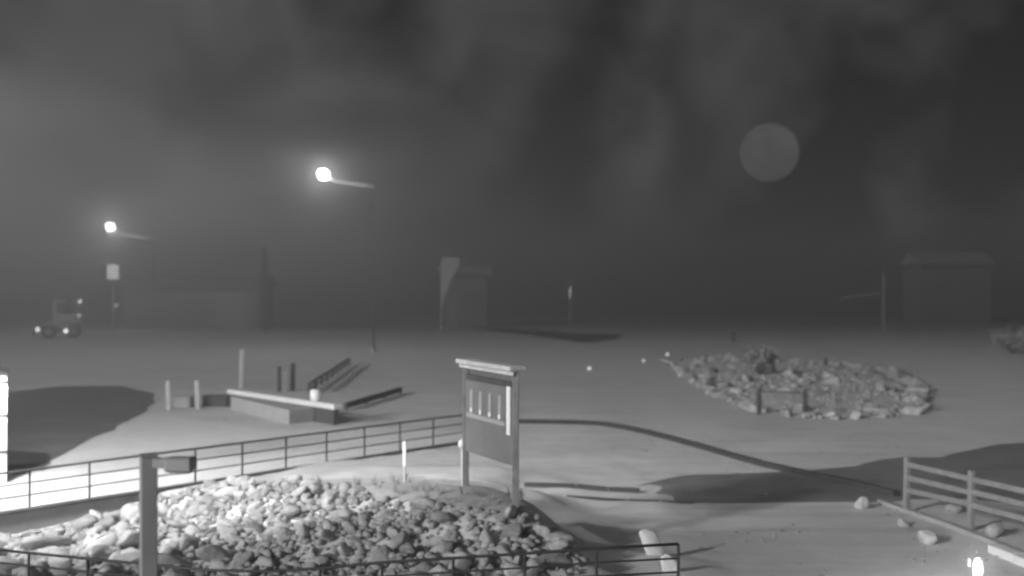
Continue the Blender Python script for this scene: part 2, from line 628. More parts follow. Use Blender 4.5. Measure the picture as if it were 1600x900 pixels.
# ------------------------------------------------------------------ rocks
def rock_mesh(seed, sub=3, material=M_ROCK, flat=.72, jag=.6):
    rnd = random.Random(seed)
    bm = bmesh.new()
    bmesh.ops.create_icosphere(bm, subdivisions=sub, radius=.5)
    off = Vector((rnd.uniform(0, 90), rnd.uniform(0, 90), rnd.uniform(0, 90)))
    cuts = [(Vector((rnd.gauss(0, 1), rnd.gauss(0, 1), rnd.gauss(0, 1))).normalized(), rnd.uniform(.26, .42)) for _ in range(9)]
    for v in bm.verts:
        p = v.co.copy()
        p *= 1 + jag * noise.noise(p * 1.7 + off) + .16 * noise.noise(p * 4.5 + off)
        for nn, dd in cuts:                       # worn flat faces
            e = p.dot(nn) - dd
            if e > 0:
                p -= nn * e * .85
        v.co = Vector((p.x * 1.12, p.y * .95, p.z * flat)) * 1.15
    me = bpy.data.meshes.new('rock')
    bm.to_mesh(me)
    bm.free()
    me.materials.append(material)
    me.polygons.foreach_set('use_smooth', [True] * len(me.polygons))
    return me


RM = [rock_mesh(s, 3, M_ROCK if s % 3 else M_ROCK2, .62 + .05 * (s % 4)) for s in range(12)]


def project(x, y, z):
    return 800 + x / y * F, 450 + (CAMZ - z) / y * F


def front_y(x):
    """where the near railing runs"""
    for a, b in zip(ffoot, ffoot[1:]):
        if a.x <= x <= b.x:
            return a.y + (b.y - a.y) * (x - a.x) / (b.x - a.x)
    return 22.5 if x < 0 else 19.2


CREST = [(-40, 850), (0, 838), (100, 808), (200, 790), (290, 768), (370, 758), (450, 756), (520, 759), (560, 772), (660, 788), (740, 798), (800, 804), (840, 810), (905, 864), (925, 900)]


def crest(px):
    for (a, b), (c, d) in zip(CREST, CREST[1:]):
        if a <= px <= c:
            return b + (d - b) * (px - a) / (c - a)
    return 2000


def in_bed(x, y, z):
    if (Vector((x, y)) - RA).dot(RN) < .45 or y < front_y(x) + .3:
        return False
    px, py = project(x, y, z)
    return py > crest(px) and px < 915


spots = []


def free(x, y, r, k=.8):
    return all((x - a) ** 2 + (y - b) ** 2 > ((r + c) * k) ** 2 for a, b, c in spots)


cand = []
# the largest, seen at the left
for px, py, dia in ((60, 852, .95), (25, 856, .7), (205, 845, .9), (95, 880, .7), (150, 868, .75), (170, 905, .8), (40, 905, .7), (265, 880, .7), (300, 850, .55),
                    (340, 870, .6), (455, 800, .55), (440, 835, .5), (490, 820, .4), (570, 815, .42), (640, 860, .45), (600, 870, .42), (690, 850, .5), (720, 875, .5),
                    (760, 845, .45), (800, 832, .5), (845, 832, .52), (790, 870, .5), (830, 870, .42), (870, 855, .42), (540, 862, .42), (500, 880, .45), (400, 790, .4), (330, 785, .45)):
    y = 29.0
    for _ in range(30):
        z = hgt((px - 800) / F * y, y)
        y = y * .5 + .5 * (CAMZ - z - dia * .15) * F / (py - 450)
    cand.append(((px - 800) / F * y, y, dia))
big = []
for x, y, dd in cand:
    if free(x, y, dd / 2, .75):
        spots.append((x, y, dd / 2))
        big.append((x, y, dd))
tries = 0
while len(big) < 300 and tries < 60000:
    tries += 1
    x, y = random.uniform(-14.5, 2.2), random.uniform(19.6, 33.5)
    q = random.random()
    dd = .21 + .30 * q ** 2.2 if tries > 500 else random.uniform(.42, .66)
    px, _ = project(x, y, 0)
    if px > 240:
        dd *= .80
    if not in_bed(x, y, hgt(x, y)) or not free(x, y, dd / 2, .78):
        continue
    spots.append((x, y, dd / 2))
    big.append((x, y, dd))
big.sort(key=lambda r: -r[2])


def rock_label(px, py, dd, sx, sy, sz, dark):
    size = 'large' if dd > .6 else 'middle-sized' if dd > .34 else 'small'
    tone = 'grey' if dark else 'pale'
    shape = 'flat' if sz < .97 else 'upright' if sz > 1.16 else 'long' if sx / sy > 1.3 else 'rounded'
    up = (py - crest(px)) / max(900 - crest(px), 1)
    if px < 215:
        where = 'left of the lamp pole, ' + ('close under the concrete wall' if up < .3 else 'just behind the near railing' if up > .62 else 'halfway down to the railing')
    elif px < 420:
        where = 'right of the lamp pole, ' + ('at the top edge of the rocks' if up < .25 else 'low by the near railing' if up > .65 else 'halfway up the slope')
    elif px < 600:
        where = 'on the middle of the slope, ' + ('at the crest' if up < .25 else 'low by the near railing' if up > .65 else 'halfway up')
    elif px < 720:
        where = 'below the white marker stakes, ' + ('near the crest' if up < .4 else 'low by the near railing')
    else:
        where = 'below the information sign, ' + ('near its posts' if up < .45 else 'low by the near railing')
    return f'{size} {shape} {tone} rock {where}'


for i, (x, y, dd) in enumerate(big):
    z = hgt(x, y)
    px, py = project(x, y, z)
    sx_, sy_, sz_ = random.uniform(.95, 1.35), random.uniform(.75, 1.05), random.uniform(.85, 1.3)
    o = link('boulder' if dd > .45 else 'stone', RM[i % 12], None, (x, y, z + dd * .15),
             (random.uniform(-.6, .6), random.uniform(-.6, .6), random.uniform(0, 6.28)), (dd * sx_, dd * sy_, dd * sz_))
    tag(o, rock_label(px, py, dd, sx_, sy_, sz_, i % 3 == 0), 'rock', 'rocks on the slope between the two railings')

# the rest of the rubble, too small to pick apart singly
mb = MB()
pebble = rock_mesh(77, 1)
pv, pf = [v.co.copy() for v in pebble.vertices], [tuple(f.vertices) for f in pebble.polygons]
k = tries = 0
while k < 4600 and tries < 70000:
    tries += 1
    x, y = random.uniform(-14.5, 2.3), random.uniform(19.6, 33.5)
    z = hgt(x, y)
    if not in_bed(x, y, z):
        continue
    dd = .09 + .19 * random.random() ** 1.5
    q = Matrix.Rotation(random.uniform(0, 6.28), 3, 'Z') @ Matrix.Rotation(random.uniform(-.6, .6), 3, 'X')
    c = Vector((x, y, z + dd * .2))
    mb.add([q @ (v * dd) + c for v in pv], pf)
    k += 1
tag(mb.build('rubble', M_ROCK, smooth=True), 'small broken stones filling the gaps between the boulders', 'rubble', kind='stuff')

# trodden soil round the sign and along the crest
sv, sf = [], []
poly_n = 0
sx = spaced([(-7.5, 2.0, .3)])
sy = spaced([(23.6, 33.0, .3)])
keep = {}
for j, y in enumerate(sy):
    for i, x in enumerate(sx):
        px, py = project(x, y, hgt(x, y))
        if 470 < px < 824 + 22 * noise.noise(Vector((x * 1.7, y * 1.7, 2))) and crest(px) - 44 + 10 * noise.noise(Vector((x, y, 9))) < py < crest(px) + 16 and (Vector((x, y)) - RA).dot(RN) > .6:
            keep[i, j] = len(sv)
            sv.append((x, y, hgt(x, y) + .03))
sf = [(keep[i, j], keep[i + 1, j], keep[i + 1, j + 1], keep[i, j + 1]) for i in range(len(sx) - 1) for j in range(len(sy) - 1)
      if all(q in keep for q in ((i, j), (i + 1, j), (i + 1, j + 1), (i, j + 1)))]
tag(MB().add(sv, sf).build('soil', M_SOIL, smooth=True), kind='structure')


def tuft(mb, c, h, n, spread, rnd):
    for _ in range(n):
        a = rnd.uniform(0, 6.28)
        b = Vector((math.cos(a), math.sin(a), 0))
        p = c + b * rnd.uniform(0, spread * .4)
        t = p + b * rnd.uniform(.1, spread) + Vector((0, 0, h * rnd.uniform(.6, 1.1)))
        m = p.lerp(t, .5) + Vector((0, 0, h * .15))
        w = Vector((-b.y, b.x, 0)) * .008
        mb.add([p - w, p + w, m + w * .7, t, m - w * .7], [(0, 1, 2, 4), (4, 2, 3)])


rnd = random.Random(3)
mb = MB()
for _ in range(160):
    px, py = rnd.uniform(480, 875), 0
    x = rnd.uniform(-6, 1.4)
    y = rnd.uniform(24, 31)
    z = hgt(x, y)
    px, py = project(x, y, z)
    if crest(px) - 25 < py < crest(px) + 25 and px < 815:
        tuft(mb, Vector((x, y, z)), rnd.uniform(.12, .3), 14, .16, rnd)
for px, py in ((800, 792), (812, 798), (640, 766), (560, 752), (620, 762), (455, 748), (500, 745)):
    x = (px - 800) / F * 25.2
    y = 25.2 if px > 700 else 30.0
    x = (px - 800) / F * y
    tuft(mb, Vector((x, y, hgt(x, y))), .35, 26, .22, rnd)
tag(mb.build('grass', M_GRASS), 'dry grass tufts round the foot of the sign and along the crest', 'grass', kind='stuff')

rnd = random.Random(21)
mb = MB()
for _ in range(1300):
    y = rnd.uniform(22, 60)
    x = rnd.uniform(-.4, .55) * y
    if x < 6 and y < 46 and not (x > 2.6):
        continue
    c = Vector((x, y, .01))
    if noise.noise(Vector((x * .25, y * .25, 4))) < .05:
        continue
    dd = rnd.uniform(.03, .10)
    mb.add([v * dd + c for v in pv], pf)
tag(mb.build('gravel', M_ROCK2, smooth=True), 'loose gravel scattered over the plaza', 'gravel', kind='stuff')

# ------------------------------------------------------------------ information sign
SL, SR = Vector((-1.13, 26.8, 0)), Vector((.08, 24.3, 0))
zl, zr = hgt(SL.x, SL.y), hgt(SR.x, SR.y)
ZB = 1.24
sg = thing('information_sign', 'tall timber notice board with pale roof beam standing on the rocky bank', 'sign', ((SL.x + SR.x) / 2, (SL.y + SR.y) / 2, ZB))
so = Vector(sg.location)
ux = (SR - SL).normalized()
un = Vector((-abs(ux.y), -abs(ux.x), 0))          # towards the lamp and the camera
WID = (SR - SL).length


def sp(u, z, out=0.0):
    """point on the sign: u along from the left post, z above base, out towards the viewer"""
    return SL + ux * u + un * out + Vector((0, 0, ZB + z)) - so


for u in (0, WID):
    MB().bar(sp(u, -.35), sp(u, 3.0), .15, .15, .012).build('post', M_WOODD, sg)
MB().bar(sp(-.14, 3.08), sp(WID + .12, 3.08), .42, .11, .015).build('roof_beam', M_WOODL, sg)
MB().bar(sp(-.12, 2.985, .1), sp(WID + .10, 2.985, .1), .05, .12, .008).build('fascia', M_WOODL, sg)
MB().bar(sp(.08, 2.70), sp(WID - .08, 2.70), .08, .14, .008).build('header', M_SHADE, sg)
MB().bar(sp(.076, 1.45), sp(WID - .076, 1.45), .05, 1.10, .008).build('lower_board', M_BOARD, sg)
MB().bar(sp(.076, 2.30), sp(WID - .076, 2.30), .05, .60, .008).build('upper_board', M_BOARD, sg)
po = MB().bar(sp(.14, 2.16, .04), sp(WID - .43, 2.16, .04), .02, .96, .004).build('poster', M_POSTER, sg)
w0 = WID - .57
for k in range(4):
    u = .14 + w0 * (.14 + .24 * k)
    MB().bar(sp(u - .075, 2.16, .052), sp(u + .075, 2.16, .052), .006, .52, 0).build('poster_column', M_PSTRIP, po)
    c = sp(u, 1.93, .058)
    MB().lathe([(.062, 0), (.062, .006)], c, 12, un).build('poster_dot', M_WHITE, po)
    if k < 3:
        MB().bar(sp(u + .10, 2.13, .0525), sp(u + .14, 2.13, .0525), .006, .44, 0).build('poster_divider', M_BOARD, po)
MB().bar(sp(.16, 1.80, .052), sp(WID - .45, 1.80, .052), .006, .10, 0).build('poster_footer', M_PSTRIP, po)
MB().bar(sp(WID - .42, 2.16, .05), sp(WID - .355, 2.16, .05), .02, 1.0, 0).build('dark_stile', M_DARK, sg)
MB().bar(sp(WID - .345, 2.12, .055), sp(WID - .16, 2.12, .055), .03, 1.08, .004).build('notice_strip', M_WHITE, sg)

# ------------------------------------------------------------------ white marker stakes
def stake(px, py, d, h, label, knob):
    b = P(px, py, d)
    z = hgt(b.x, b.y)
    t = thing('marker_stake', label, 'stake', (b.x, b.y, z), 0, 'white marker stakes on the bank')
    MB().tube([(0, 0, -.2), (0, 0, h)], [.022, .02], 8).build('stake_shaft', M_WHITE, t, True)
    if knob:
        MB().lathe([(.03, 0), (.085, .03), (.10, .11), (.08, .19), (.03, .23)], (0, 0, h - .06), 12).build('round_cap', M_WHITE, t, True)
    else:
        MB().box((0, 0, h * .68), (.10, .035, h * .55), R(-25), bev=.01).build('reflector_board', M_WHITE, t)


stake(632, 766, 28.2, 1.13, 'white marker stake with a long board on the crest left of the sign', False)
stake(722, 742, 27.0, 1.0, 'white stake with a round cap right beside the left post of the sign', True)

# white stones leaning behind the end of the near railing
for px, py, d_, wd_, hh_, sd, lab in ((1017, 848, 24.3, .36, 1.02, 43, 'taller bright white stone slab leaning behind the right end of the near railing'),
                                      (1049, 892, 22.9, .28, .78, 58, 'lower bright white stone leaning beside the last post of the near railing')):
    tag(link('leaning_slab', rock_mesh(sd, 3, M_WHITE, .6, .75), None, P(px, py, d_), (R(8), R(-30), R(12)), (wd_, wd_ * .7, hh_ * 1.5)), lab, 'stone', 'white stones by the end of the near railing')

# ------------------------------------------------------------------ square lamp pole in front
LP = P(232, 900, 12.0)
lp = thing('square_lamp_pole', 'dark square pole with a short flat lamp head pointing right, in front of the rocks', 'lamp post', (LP.x, LP.y, 0))
ztop = CAMZ - (713 - 450) * 12 / F
hw = .178
MB().box((0, 0, ztop / 2), (hw, hw, ztop), R(24), bev=.012).build('pole', M_POLE, lp)
MB().box((0, 0, ztop + .012), (hw + .015, hw + .015, .02), R(24), bev=.004).build('pole_cap', M_POLE, lp)
MB().box((0, 0, .02), (.36, .36, .04), R(24), bev=.008).build('base_plate', M_POLE, lp)
MB().box((.16, 0, ztop - .07), (.20, .14, .10), 0, bev=.008).build('bracket', M_POLE, lp)
MB().box((.35, 0, ztop - .085), (.30, .24, .15), 0, bev=.02, taper=.96).build('lamp_head', M_POLE, lp)
MB().box((.36, 0, ztop - .166), (.22, .16, .012), 0).build('lamp_lens', M_GLASS, lp)

# ------------------------------------------------------------------ floodlit building at the left edge
cb = Vector((-15.78, 34.3, 0))
far_c = Vector((-16.62, 36.1, 0))          # the side wall runs away along the sight line
bl = thing('white_booth', 'brightly lit white booth behind the path at the left edge of the picture', 'booth', cb)
wd = Vector((-1, -.08, 0)).normalized()
bt = 3.5
p0, p1 = cb + wd * 2.6, far_c + wd * 2.6
mbb = MB()


def wall_prism(pts, z0, z1):
    mbb.prism([(p.x - cb.x, p.y - cb.y) for p in pts], z0, z1)


wall_prism([cb, p0, p1, far_c], -.5, bt - .1)
mbb.build('wall', M_WHITE, bl)
mid0, mid1 = cb + wd * 1.3, far_c + wd * 1.3
rfm = MB()
rfm.add([q - cb for q in (cb + Vector((.03, -.06, bt - .09)), p0 + Vector((0, -.25, bt - .09)), mid0 + Vector((0, -.06, 3.95)),
                          far_c + Vector((.03, .06, bt - .09)), p1 + Vector((0, .25, bt - .09)), mid1 + Vector((0, .06, 3.95)))],
        [(0, 2, 1), (3, 4, 5), (0, 3, 5, 2), (1, 2, 5, 4), (0, 1, 4, 3)])
rfm.build('roof', M_ROOF, bl)
for zz in (2.14, 1.0):
    q0, q1 = cb + wd * -.03 + Vector((0, -.035, zz)), cb + wd * 2.6 + Vector((0, -.035, zz))
    MB().bar(q0 - cb, q1 - cb, .05, .07, .01).build('siding_band', M_DARK, bl)

# lamp on the building's corner that floods the path
wlm = thing('wall_lamp', 'lit lamp box on the white booth flooding the path', 'lamp', WALL_LAMP)
MB().bar((-.1, .4, .12), (0, .02, .12), .06, .06, .008).build('bracket', M_DARK, wlm)
MB().box((0, 0, .13), (.34, .26, .10), 0, bev=.02).build('lamp_housing', M_POLEG, wlm)
MB().box((0, 0, .03), (.26, .20, .09), 0, bev=.02).build('lamp_lens', glow('lit_glass', 9), wlm)
ll = bpy.data.lights.new('wall_lamp_light', 'SPOT')
ll.energy = WALL_W
ll.shadow_soft_size = .12
ll.spot_size = R(168)
ll.spot_blend = .8
lo = bpy.data.objects.new('wall_lamp_light', ll)
lo.location = WALL_LAMP + Vector((0, 0, -.2))
lo.rotation_euler = Vector((.55, .72, -.38)).to_track_quat('-Z', 'Y').to_euler()
COL.objects.link(lo)

# unseen mast lamp, added to carry light further along path and rocks
ms = thing('added_mast_lamp', 'tall lamp mast added out of view to light the path and rocks', 'lamp post', (ADDED_LAMP.x - .5, ADDED_LAMP.y - .4, 0))
MB().tube([(0, 0, -.9), (0, 0, 12.3)], [.13, .08], 10).build('mast', M_POLEG, ms, True)
MB().bar((0, 0, 12.2), (.5, .4, 12.2), .07, .07, .01).build('arm', M_POLEG, ms)
MB().box((.5, .4, 12.16), (.5, .34, .12), R(40), bev=.02).build('lamp_head', M_POLEG, ms)
MB().box((.5, .4, 12.08), (.36, .24, .05), R(40), bev=.01).build('lamp_lens', glow('lit_glass', 9), ms)
ll = bpy.data.lights.new('added_mast_light', 'SPOT')
ll.energy = ADDED_LAMP_W
ll.shadow_soft_size = .15
ll.spot_size = R(104)
ll.spot_blend = .7
lo = bpy.data.objects.new('added_mast_light', ll)
lo.location = ADDED_LAMP + Vector((0, 0, -.05))
lo.rotation_euler = (Vector((-9.5, 37.0, 0)) - ADDED_LAMP).to_track_quat('-Z', 'Y').to_euler()
COL.objects.link(lo)

# ------------------------------------------------------------------ low concrete block with its beam
w0_, w1_ = P(362, 608, 56.3), P(526, 633, 49.0)
zt = .90
A = Vector((w0_.x, w0_.y, 0))
B = Vector((w1_.x, w1_.y, 0))
dv = (B - A).normalized()
nv = Vector((dv.y, -dv.x, 0))             # towards the camera
pw = thing('concrete_planter', 'low concrete block wall with a pale beam along its top beyond the path', 'low wall', A)
Lw = (B - A).length
MB().prism([((dv * s + nv * q).x, (dv * s + nv * q).y) for s, q in ((0, -.1), (Lw, -.1), (Lw, .16), (0, .16))], -.1, zt - .22).build('back_wall', M_SHADE, pw)  # dark colour puts the shade of the recess into this wall
cr = G(452, 663)
cs, cn = (cr - A).dot(dv), (cr - A).dot(nv)
MB().prism([((dv * s + nv * q).x, (dv * s + nv * q).y) for s, q in ((.3, .163), (cs - .1, .163), (cs, cn), (.9, .5))], -.1, zt - .27).build('front_block', M_WALL, pw)
MB().bar(dv * -.1 + Vector((0, 0, zt - .10)), dv * (Lw + .1) + Vector((0, 0, zt - .10)), .42, .23, .02).build('top_beam', M_CONC, pw)

jug = P(493, 617, 50.2)
jt = thing('white_tub', 'small white tub with rounded lid standing on the pale concrete beam', 'tub', (jug.x, jug.y, zt + .016))
MB().lathe([(.14, 0), (.22, .05), (.25, .30), (.24, .42)], n=14).build('tub_body', M_WHITE, jt, True)
MB().lathe([(.26, .421), (.27, .45), (.20, .53), (.06, .56)], n=14).build('lid', M_WHITE, jt, True)


# ------------------------------------------------------------------ posts by the path
def post(name, label, px, ptop, pbase, w, material, group=None, cat='post', cap=True):
    b = G(px, pbase)
    h = (pbase - ptop) * b.y / F
    t = thing(name, label, cat, b, 0, group)
    t.rotation_euler = (math.sin(px) * .03, math.cos(px * 3) * .03, 0)
    MB().box((0, 0, h / 2 - .1), (w, w, h + .2), R(20), bev=w * .1).build('post_shaft', material, t)
    if cap:
        MB().box((0, 0, h + .02), (w * 1.25, w * 1.25, .05), R(20), bev=.01).build('post_cap', material, t)
    return t


pg = 'pale timber posts left of the concrete block'
post('timber_post', 'pale square post, the left one of the pair before the dark ground', 263, 596, 640, .20, M_WOODL, pg)
post('timber_post', 'pale square post, the one of the pair nearer the concrete block', 309, 596, 639, .20, M_WOODL, pg)
post('pale_pole', 'tall pale post standing behind the left end of the concrete beam', 377, 547, 606, .26, M_WOODL)
post('dark_post', 'dark post behind the concrete beam, left of the two', 436, 574, 612, .20, M_SHADE, 'dark posts behind the concrete beam')
post('dark_post', 'dark post behind the concrete beam, closer to the white tub', 457, 569, 610, .26, M_SHADE, 'dark posts behind the concrete beam')
post('pale_pole', 'pale short post between the two dark posts behind the beam', 446, 580, 612, .2, M_WALL)
# dim crate between the pair of posts and another right of them
for px, py, w, h, lab in ((287, 636, .9, .55, 'low grey crate between the two pale posts'), (338, 634, 1.3, .55, 'low dark crate between the pale post and the concrete block')):
    b = G(px, py)
    t = thing('crate', lab, 'crate', b, 0)
    m = M_WALL if px < 300 else M_SHADE
    MB().box((0, 0, h / 2), (w, .6, h), 0, bev=.02).build('crate_body', m, t)
    for z in (.16, .40):
        MB().box((0, -.312, z), (w * .98, .02, .13), 0, bev=.004).build('slat', m, t)

# dark bars standing in for cast shadows on the ground beyond the block
def shadow_bars(pts, h, label):
    t = thing('shadow_rail', label, 'shadow_bars', pts[0])
    o = Vector(pts[0])
    MB().bar(Vector((0, 0, h)), pts[-1] - o + Vector((0, 0, h)), .12, .16, .01).build('rail', M_SHADE, t)
    MB().bar(Vector((0, 0, h * .45)), pts[-1] - o + Vector((0, 0, h * .45)), .08, .12, .01).build('lower_rail', M_SHADE, t)
    k = max(2, round((pts[-1] - o).length / 3))
    pm = MB().box((0, 0, h / 2), (.14, .14, h + .1), 0, bev=.01).mesh('post', M_SHADE)
    for i in range(k + 1):
        link('post', pm, t, (pts[-1] - o) * (i / k))


shadow_bars([G(483, 615), G(546, 571)], .55, 'dark low bars standing in for a shadow running away behind the white tub')
shadow_bars([G(540, 641), G(626, 615)], .30, 'dark low bars standing in for a shadow right of the concrete block')

# ------------------------------------------------------------------ split rail fence
fb = [G(1416, 800), G(1517, 828), G(1652, 868)]
ft = thing('rail_fence', 'weathered split rail fence of three rails at the right edge', 'fence', fb[0])
o = Vector(fb[0])
hp = 1.50
fm = MB().box((0, 0, hp / 2 - .12), (.15, .15, hp + .24), R(15), bev=.02).mesh('post', M_WOODD)
for b in fb:
    link('post', fm, ft, b - o, (random.uniform(-.02, .02), random.uniform(-.02, .02), random.uniform(-.2, .2)))
for i in range(2):
    for hh in (1.30, .96, .62):
        a_, b_ = fb[i] - o, fb[i + 1] - o
        MB().bar(a_ + Vector((0, 0, hh + random.uniform(-.03, .03))), b_ + Vector((0, 0, hh + random.uniform(-.03, .03))), .09, .15, .03).build('rail', M_WOODD, ft)

# stones by the fence
for px, py, dd, sh, lab in ((1447, 848, .44, 1.3, 'pointed pale stone in front of the fence kerb'), (1553, 838, .50, 1.1, 'round grey boulder behind the kerb under the rail fence'),
                            (1345, 794, .35, 1.3, 'small upright stone on the plaza left of the fence'), (1410, 822, .22, 1.7, 'thin pale stone standing below the first fence post'),
                            (1488, 800, .40, 1.2, 'grey stone between the first two fence posts')):
    b = G(px, py)
    link_ = link('stone', RM[(px * 7) % 12], None, (b.x, b.y, dd * .3), (.1, .1, px), (dd, dd * .9, dd * sh * 1.3))
    tag(link_, lab, 'rock')

# ------------------------------------------------------------------ glowing bollard
bp_ = P(1528, 872, 21.5)
bo = thing('bollard_light', 'lit path bollard with glowing white head at the bottom right', 'bollard light', (bp_.x, bp_.y, 0))
MB().lathe([(.11, 0), (.11, .03), (.085, .04), (.085, bp_.z - .36)], n=14).build('bollard_post', M_POLE, bo, True)
MB().lathe([(.05, 0), (.075, .05), (.085, .15), (.075, .26), (.035, .35)], (0, 0, bp_.z - .359), 14).build('lamp_glass', lamp_glass('bollard_glass', 6), bo, True)
MB().box((-.19, -.02, bp_.z - .08), (.03, .03, .16), 0, bev=.004).build('reflector_tab', M_WHITE, bo)
bl_ = bpy.data.lights.new('bollard_glow', 'POINT')
bl_.energy = 150
bl_.shadow_soft_size = .04
blo = bpy.data.objects.new('bollard_glow', bl_)
blo.location = (bp_.x, bp_.y, bp_.z - .2)
COL.objects.link(blo)

# ------------------------------------------------------------------ rock island
IS = [(1040, 565), (1075, 590), (1120, 620), (1180, 645), (1260, 655), (1350, 655), (1430, 650), (1445, 625), (1430, 600), (1390, 580), (1300, 570), (1200, 566), (1120, 560)]
isp = [G(*p) for p in IS]
ic = sum(isp, Vector()) / len(isp)
iv = [(ic.x, ic.y, .24)]
for sc2, zz in ((.55, .20), (.85, .11), (1.03, -.02)):
    iv += [(ic.x + (p.x - ic.x) * sc2, ic.y + (p.y - ic.y) * sc2, zz) for p in isp]
n = len(isp)
iff = [(0, 1 + i, 1 + (i + 1) % n) for i in range(n)]
for r in range(2):
    iff += [(1 + r * n + i, 1 + (r + 1) * n + i, 1 + (r + 1) * n + (i + 1) % n, 1 + r * n + (i + 1) % n) for i in range(n)]
tag(MB().add(iv, iff).build('island_bed', mat('pale_gravel_bed', .55, .95, .3, 1.2, .5, 8), smooth=True), kind='structure')


def inside(x, y, poly):
    c = False
    for i in range(len(poly)):
        a, b = poly[i], poly[i - 1]
        if (a.y > y) != (b.y > y) and x < (b.x - a.x) * (y - a.y) / (b.y - a.y) + a.x:
            c = not c
    return c


rnd = random.Random(11)
irocks = []
for i in range(len(isp)):                         # a ring of big stones along the edge
    a, b = isp[i], isp[(i + 1) % len(isp)]
    k = max(1, round((b - a).length / 1.25))
    for j in range(k):
        p = a.lerp(b, (j + rnd.uniform(-.2, .2)) / k)
        irocks.append((p.x + rnd.uniform(-.3, .3), p.y + rnd.uniform(.1, 1.2), rnd.uniform(.4, .95)))
while len(irocks) < 190:
    x, y = rnd.uniform(5, 30), rnd.uniform(50, 92)
    if inside(x, y, isp):
        irocks.append((x, y, rnd.uniform(.35, .9)))
for i, (x, y, dd) in enumerate(irocks):
    q = max(0, 1 - ((x - ic.x) ** 2 / 60 + (y - ic.y) ** 2 / 330))
    kx, ky, kz = rnd.uniform(.95, 1.4), rnd.uniform(.8, 1.05), rnd.uniform(.75, 1.3)
    o = link('stone', RM[(i * 5) % 12], None, (x, y, .2 * q + dd * .10), (rnd.uniform(-.4, .4), rnd.uniform(-.4, .4), rnd.uniform(0, 6)), (dd * kx, dd * ky, dd * kz))
    px, py = project(x, y, 0)
    where = ('at the left tip of' if px < 1120 else 'at the right end of' if px > 1380 else 'before the low fence on' if py > 630 and px < 1270 else 'along the front of' if py > 625
             else 'at the back of' if py < 590 else 'in the middle of')
    shape = 'flat' if kz < .9 else 'upright' if kz > 1.12 else 'long' if kx / ky > 1.35 else 'rounded'
    tag(o, f'{"large" if dd > .68 else "small" if dd < .5 else "middle-sized"} {shape} {"grey" if (i * 5) % 12 % 3 == 0 else "pale"} stone {where} the rock bed across the plaza',
        'rock', 'stones of the rock bed across the plaza')
mb = MB()
for _ in range(1500):
    x, y = rnd.uniform(5, 30), rnd.uniform(50, 92)
    if inside(x, y, isp):
        dd = rnd.uniform(.15, .38)
        q = max(0, 1 - ((x - ic.x) ** 2 / 60 + (y - ic.y) ** 2 / 330))
        mm_ = Matrix.Rotation(rnd.uniform(0, 6.28), 3, 'Z')
        c = Vector((x, y, .2 * q + .05 + dd * .1))
        mb.add([mm_ @ (v * dd) + c for v in pv], pf)
tag(mb.build('rubble', M_ROCK, smooth=True), 'small broken stones covering the rock bed across the plaza', 'rubble', kind='stuff')
mb = MB()
for _ in range(170):
    x, y = rnd.uniform(5, 30), rnd.uniform(52, 88)
    if inside(x, y, isp):
        tuft(mb, Vector((x, y, .25)), rnd.uniform(.3, .8), 22, .35, rnd)
for v in range(len(mb.v)):
    pass
tag(mb.build('grass', M_GRASS), 'dry grass clumps growing between the stones of the rock bed', 'grass', kind='stuff')

# low fence in front of the island
ia, ib = G(1186, 648), G(1258, 652)
it = thing('low_fence', 'low dark two post fence standing before the rock bed', 'fence', ia)
for p in (ia, ib):
    MB().box((0, 0, .62), (.17, .17, 1.36), .2, bev=.015).build('post', M_SHADE, it, loc=p - ia)
for hh in (1.14,):
    MB().bar(Vector((0, 0, hh)), ib - ia + Vector((0, 0, hh)), .05, .08, .01).build('rail', M_SHADE, it)
for px, t_, b_, lab in ((1146, 519, 536, 'dark short stake far behind the rock bed, on open ground'), (1177, 539, 560, 'dark short stake at the back edge of the rock bed'),
                        (1290, 559, 576, 'dark short stake on the back of the rock bed, middle')):
    post('dark_stake', lab, px, t_, b_, .22, M_SHADE, 'dark stakes round the rock bed', 'stake', False)


# small reflectors in the plaza, their gleam put in as emission
def marker(px, py, h, strength, label):
    b = G(px, py + 4)
    t = thing('marker_light', label, 'marker light', b, 0, 'small reflectors made to glow on the plaza')
    hh = 8 * b.y / F
    MB().lathe([(.10, 0), (.07, .03), (.06, hh - .10)], n=10).build('marker_stem', M_POLEG, t, True)
    MB().lathe([(.07, 0), (.13, .04), (.13, .20), (.06, .25)], (0, 0, hh - .10), 12).build('marker_lens', glow('marker_%d' % int(strength * 100), strength), t, True)


marker(1043, 558, .4, .75, 'brightest small reflector given a glow at the left tip of the rock bed')
marker(1006, 568, .4, .25, 'dim small reflector given a glow left of the rock bed tip')
marker(921, 580, .4, .6, 'small reflector given a glow alone on the plaza right of the sign')


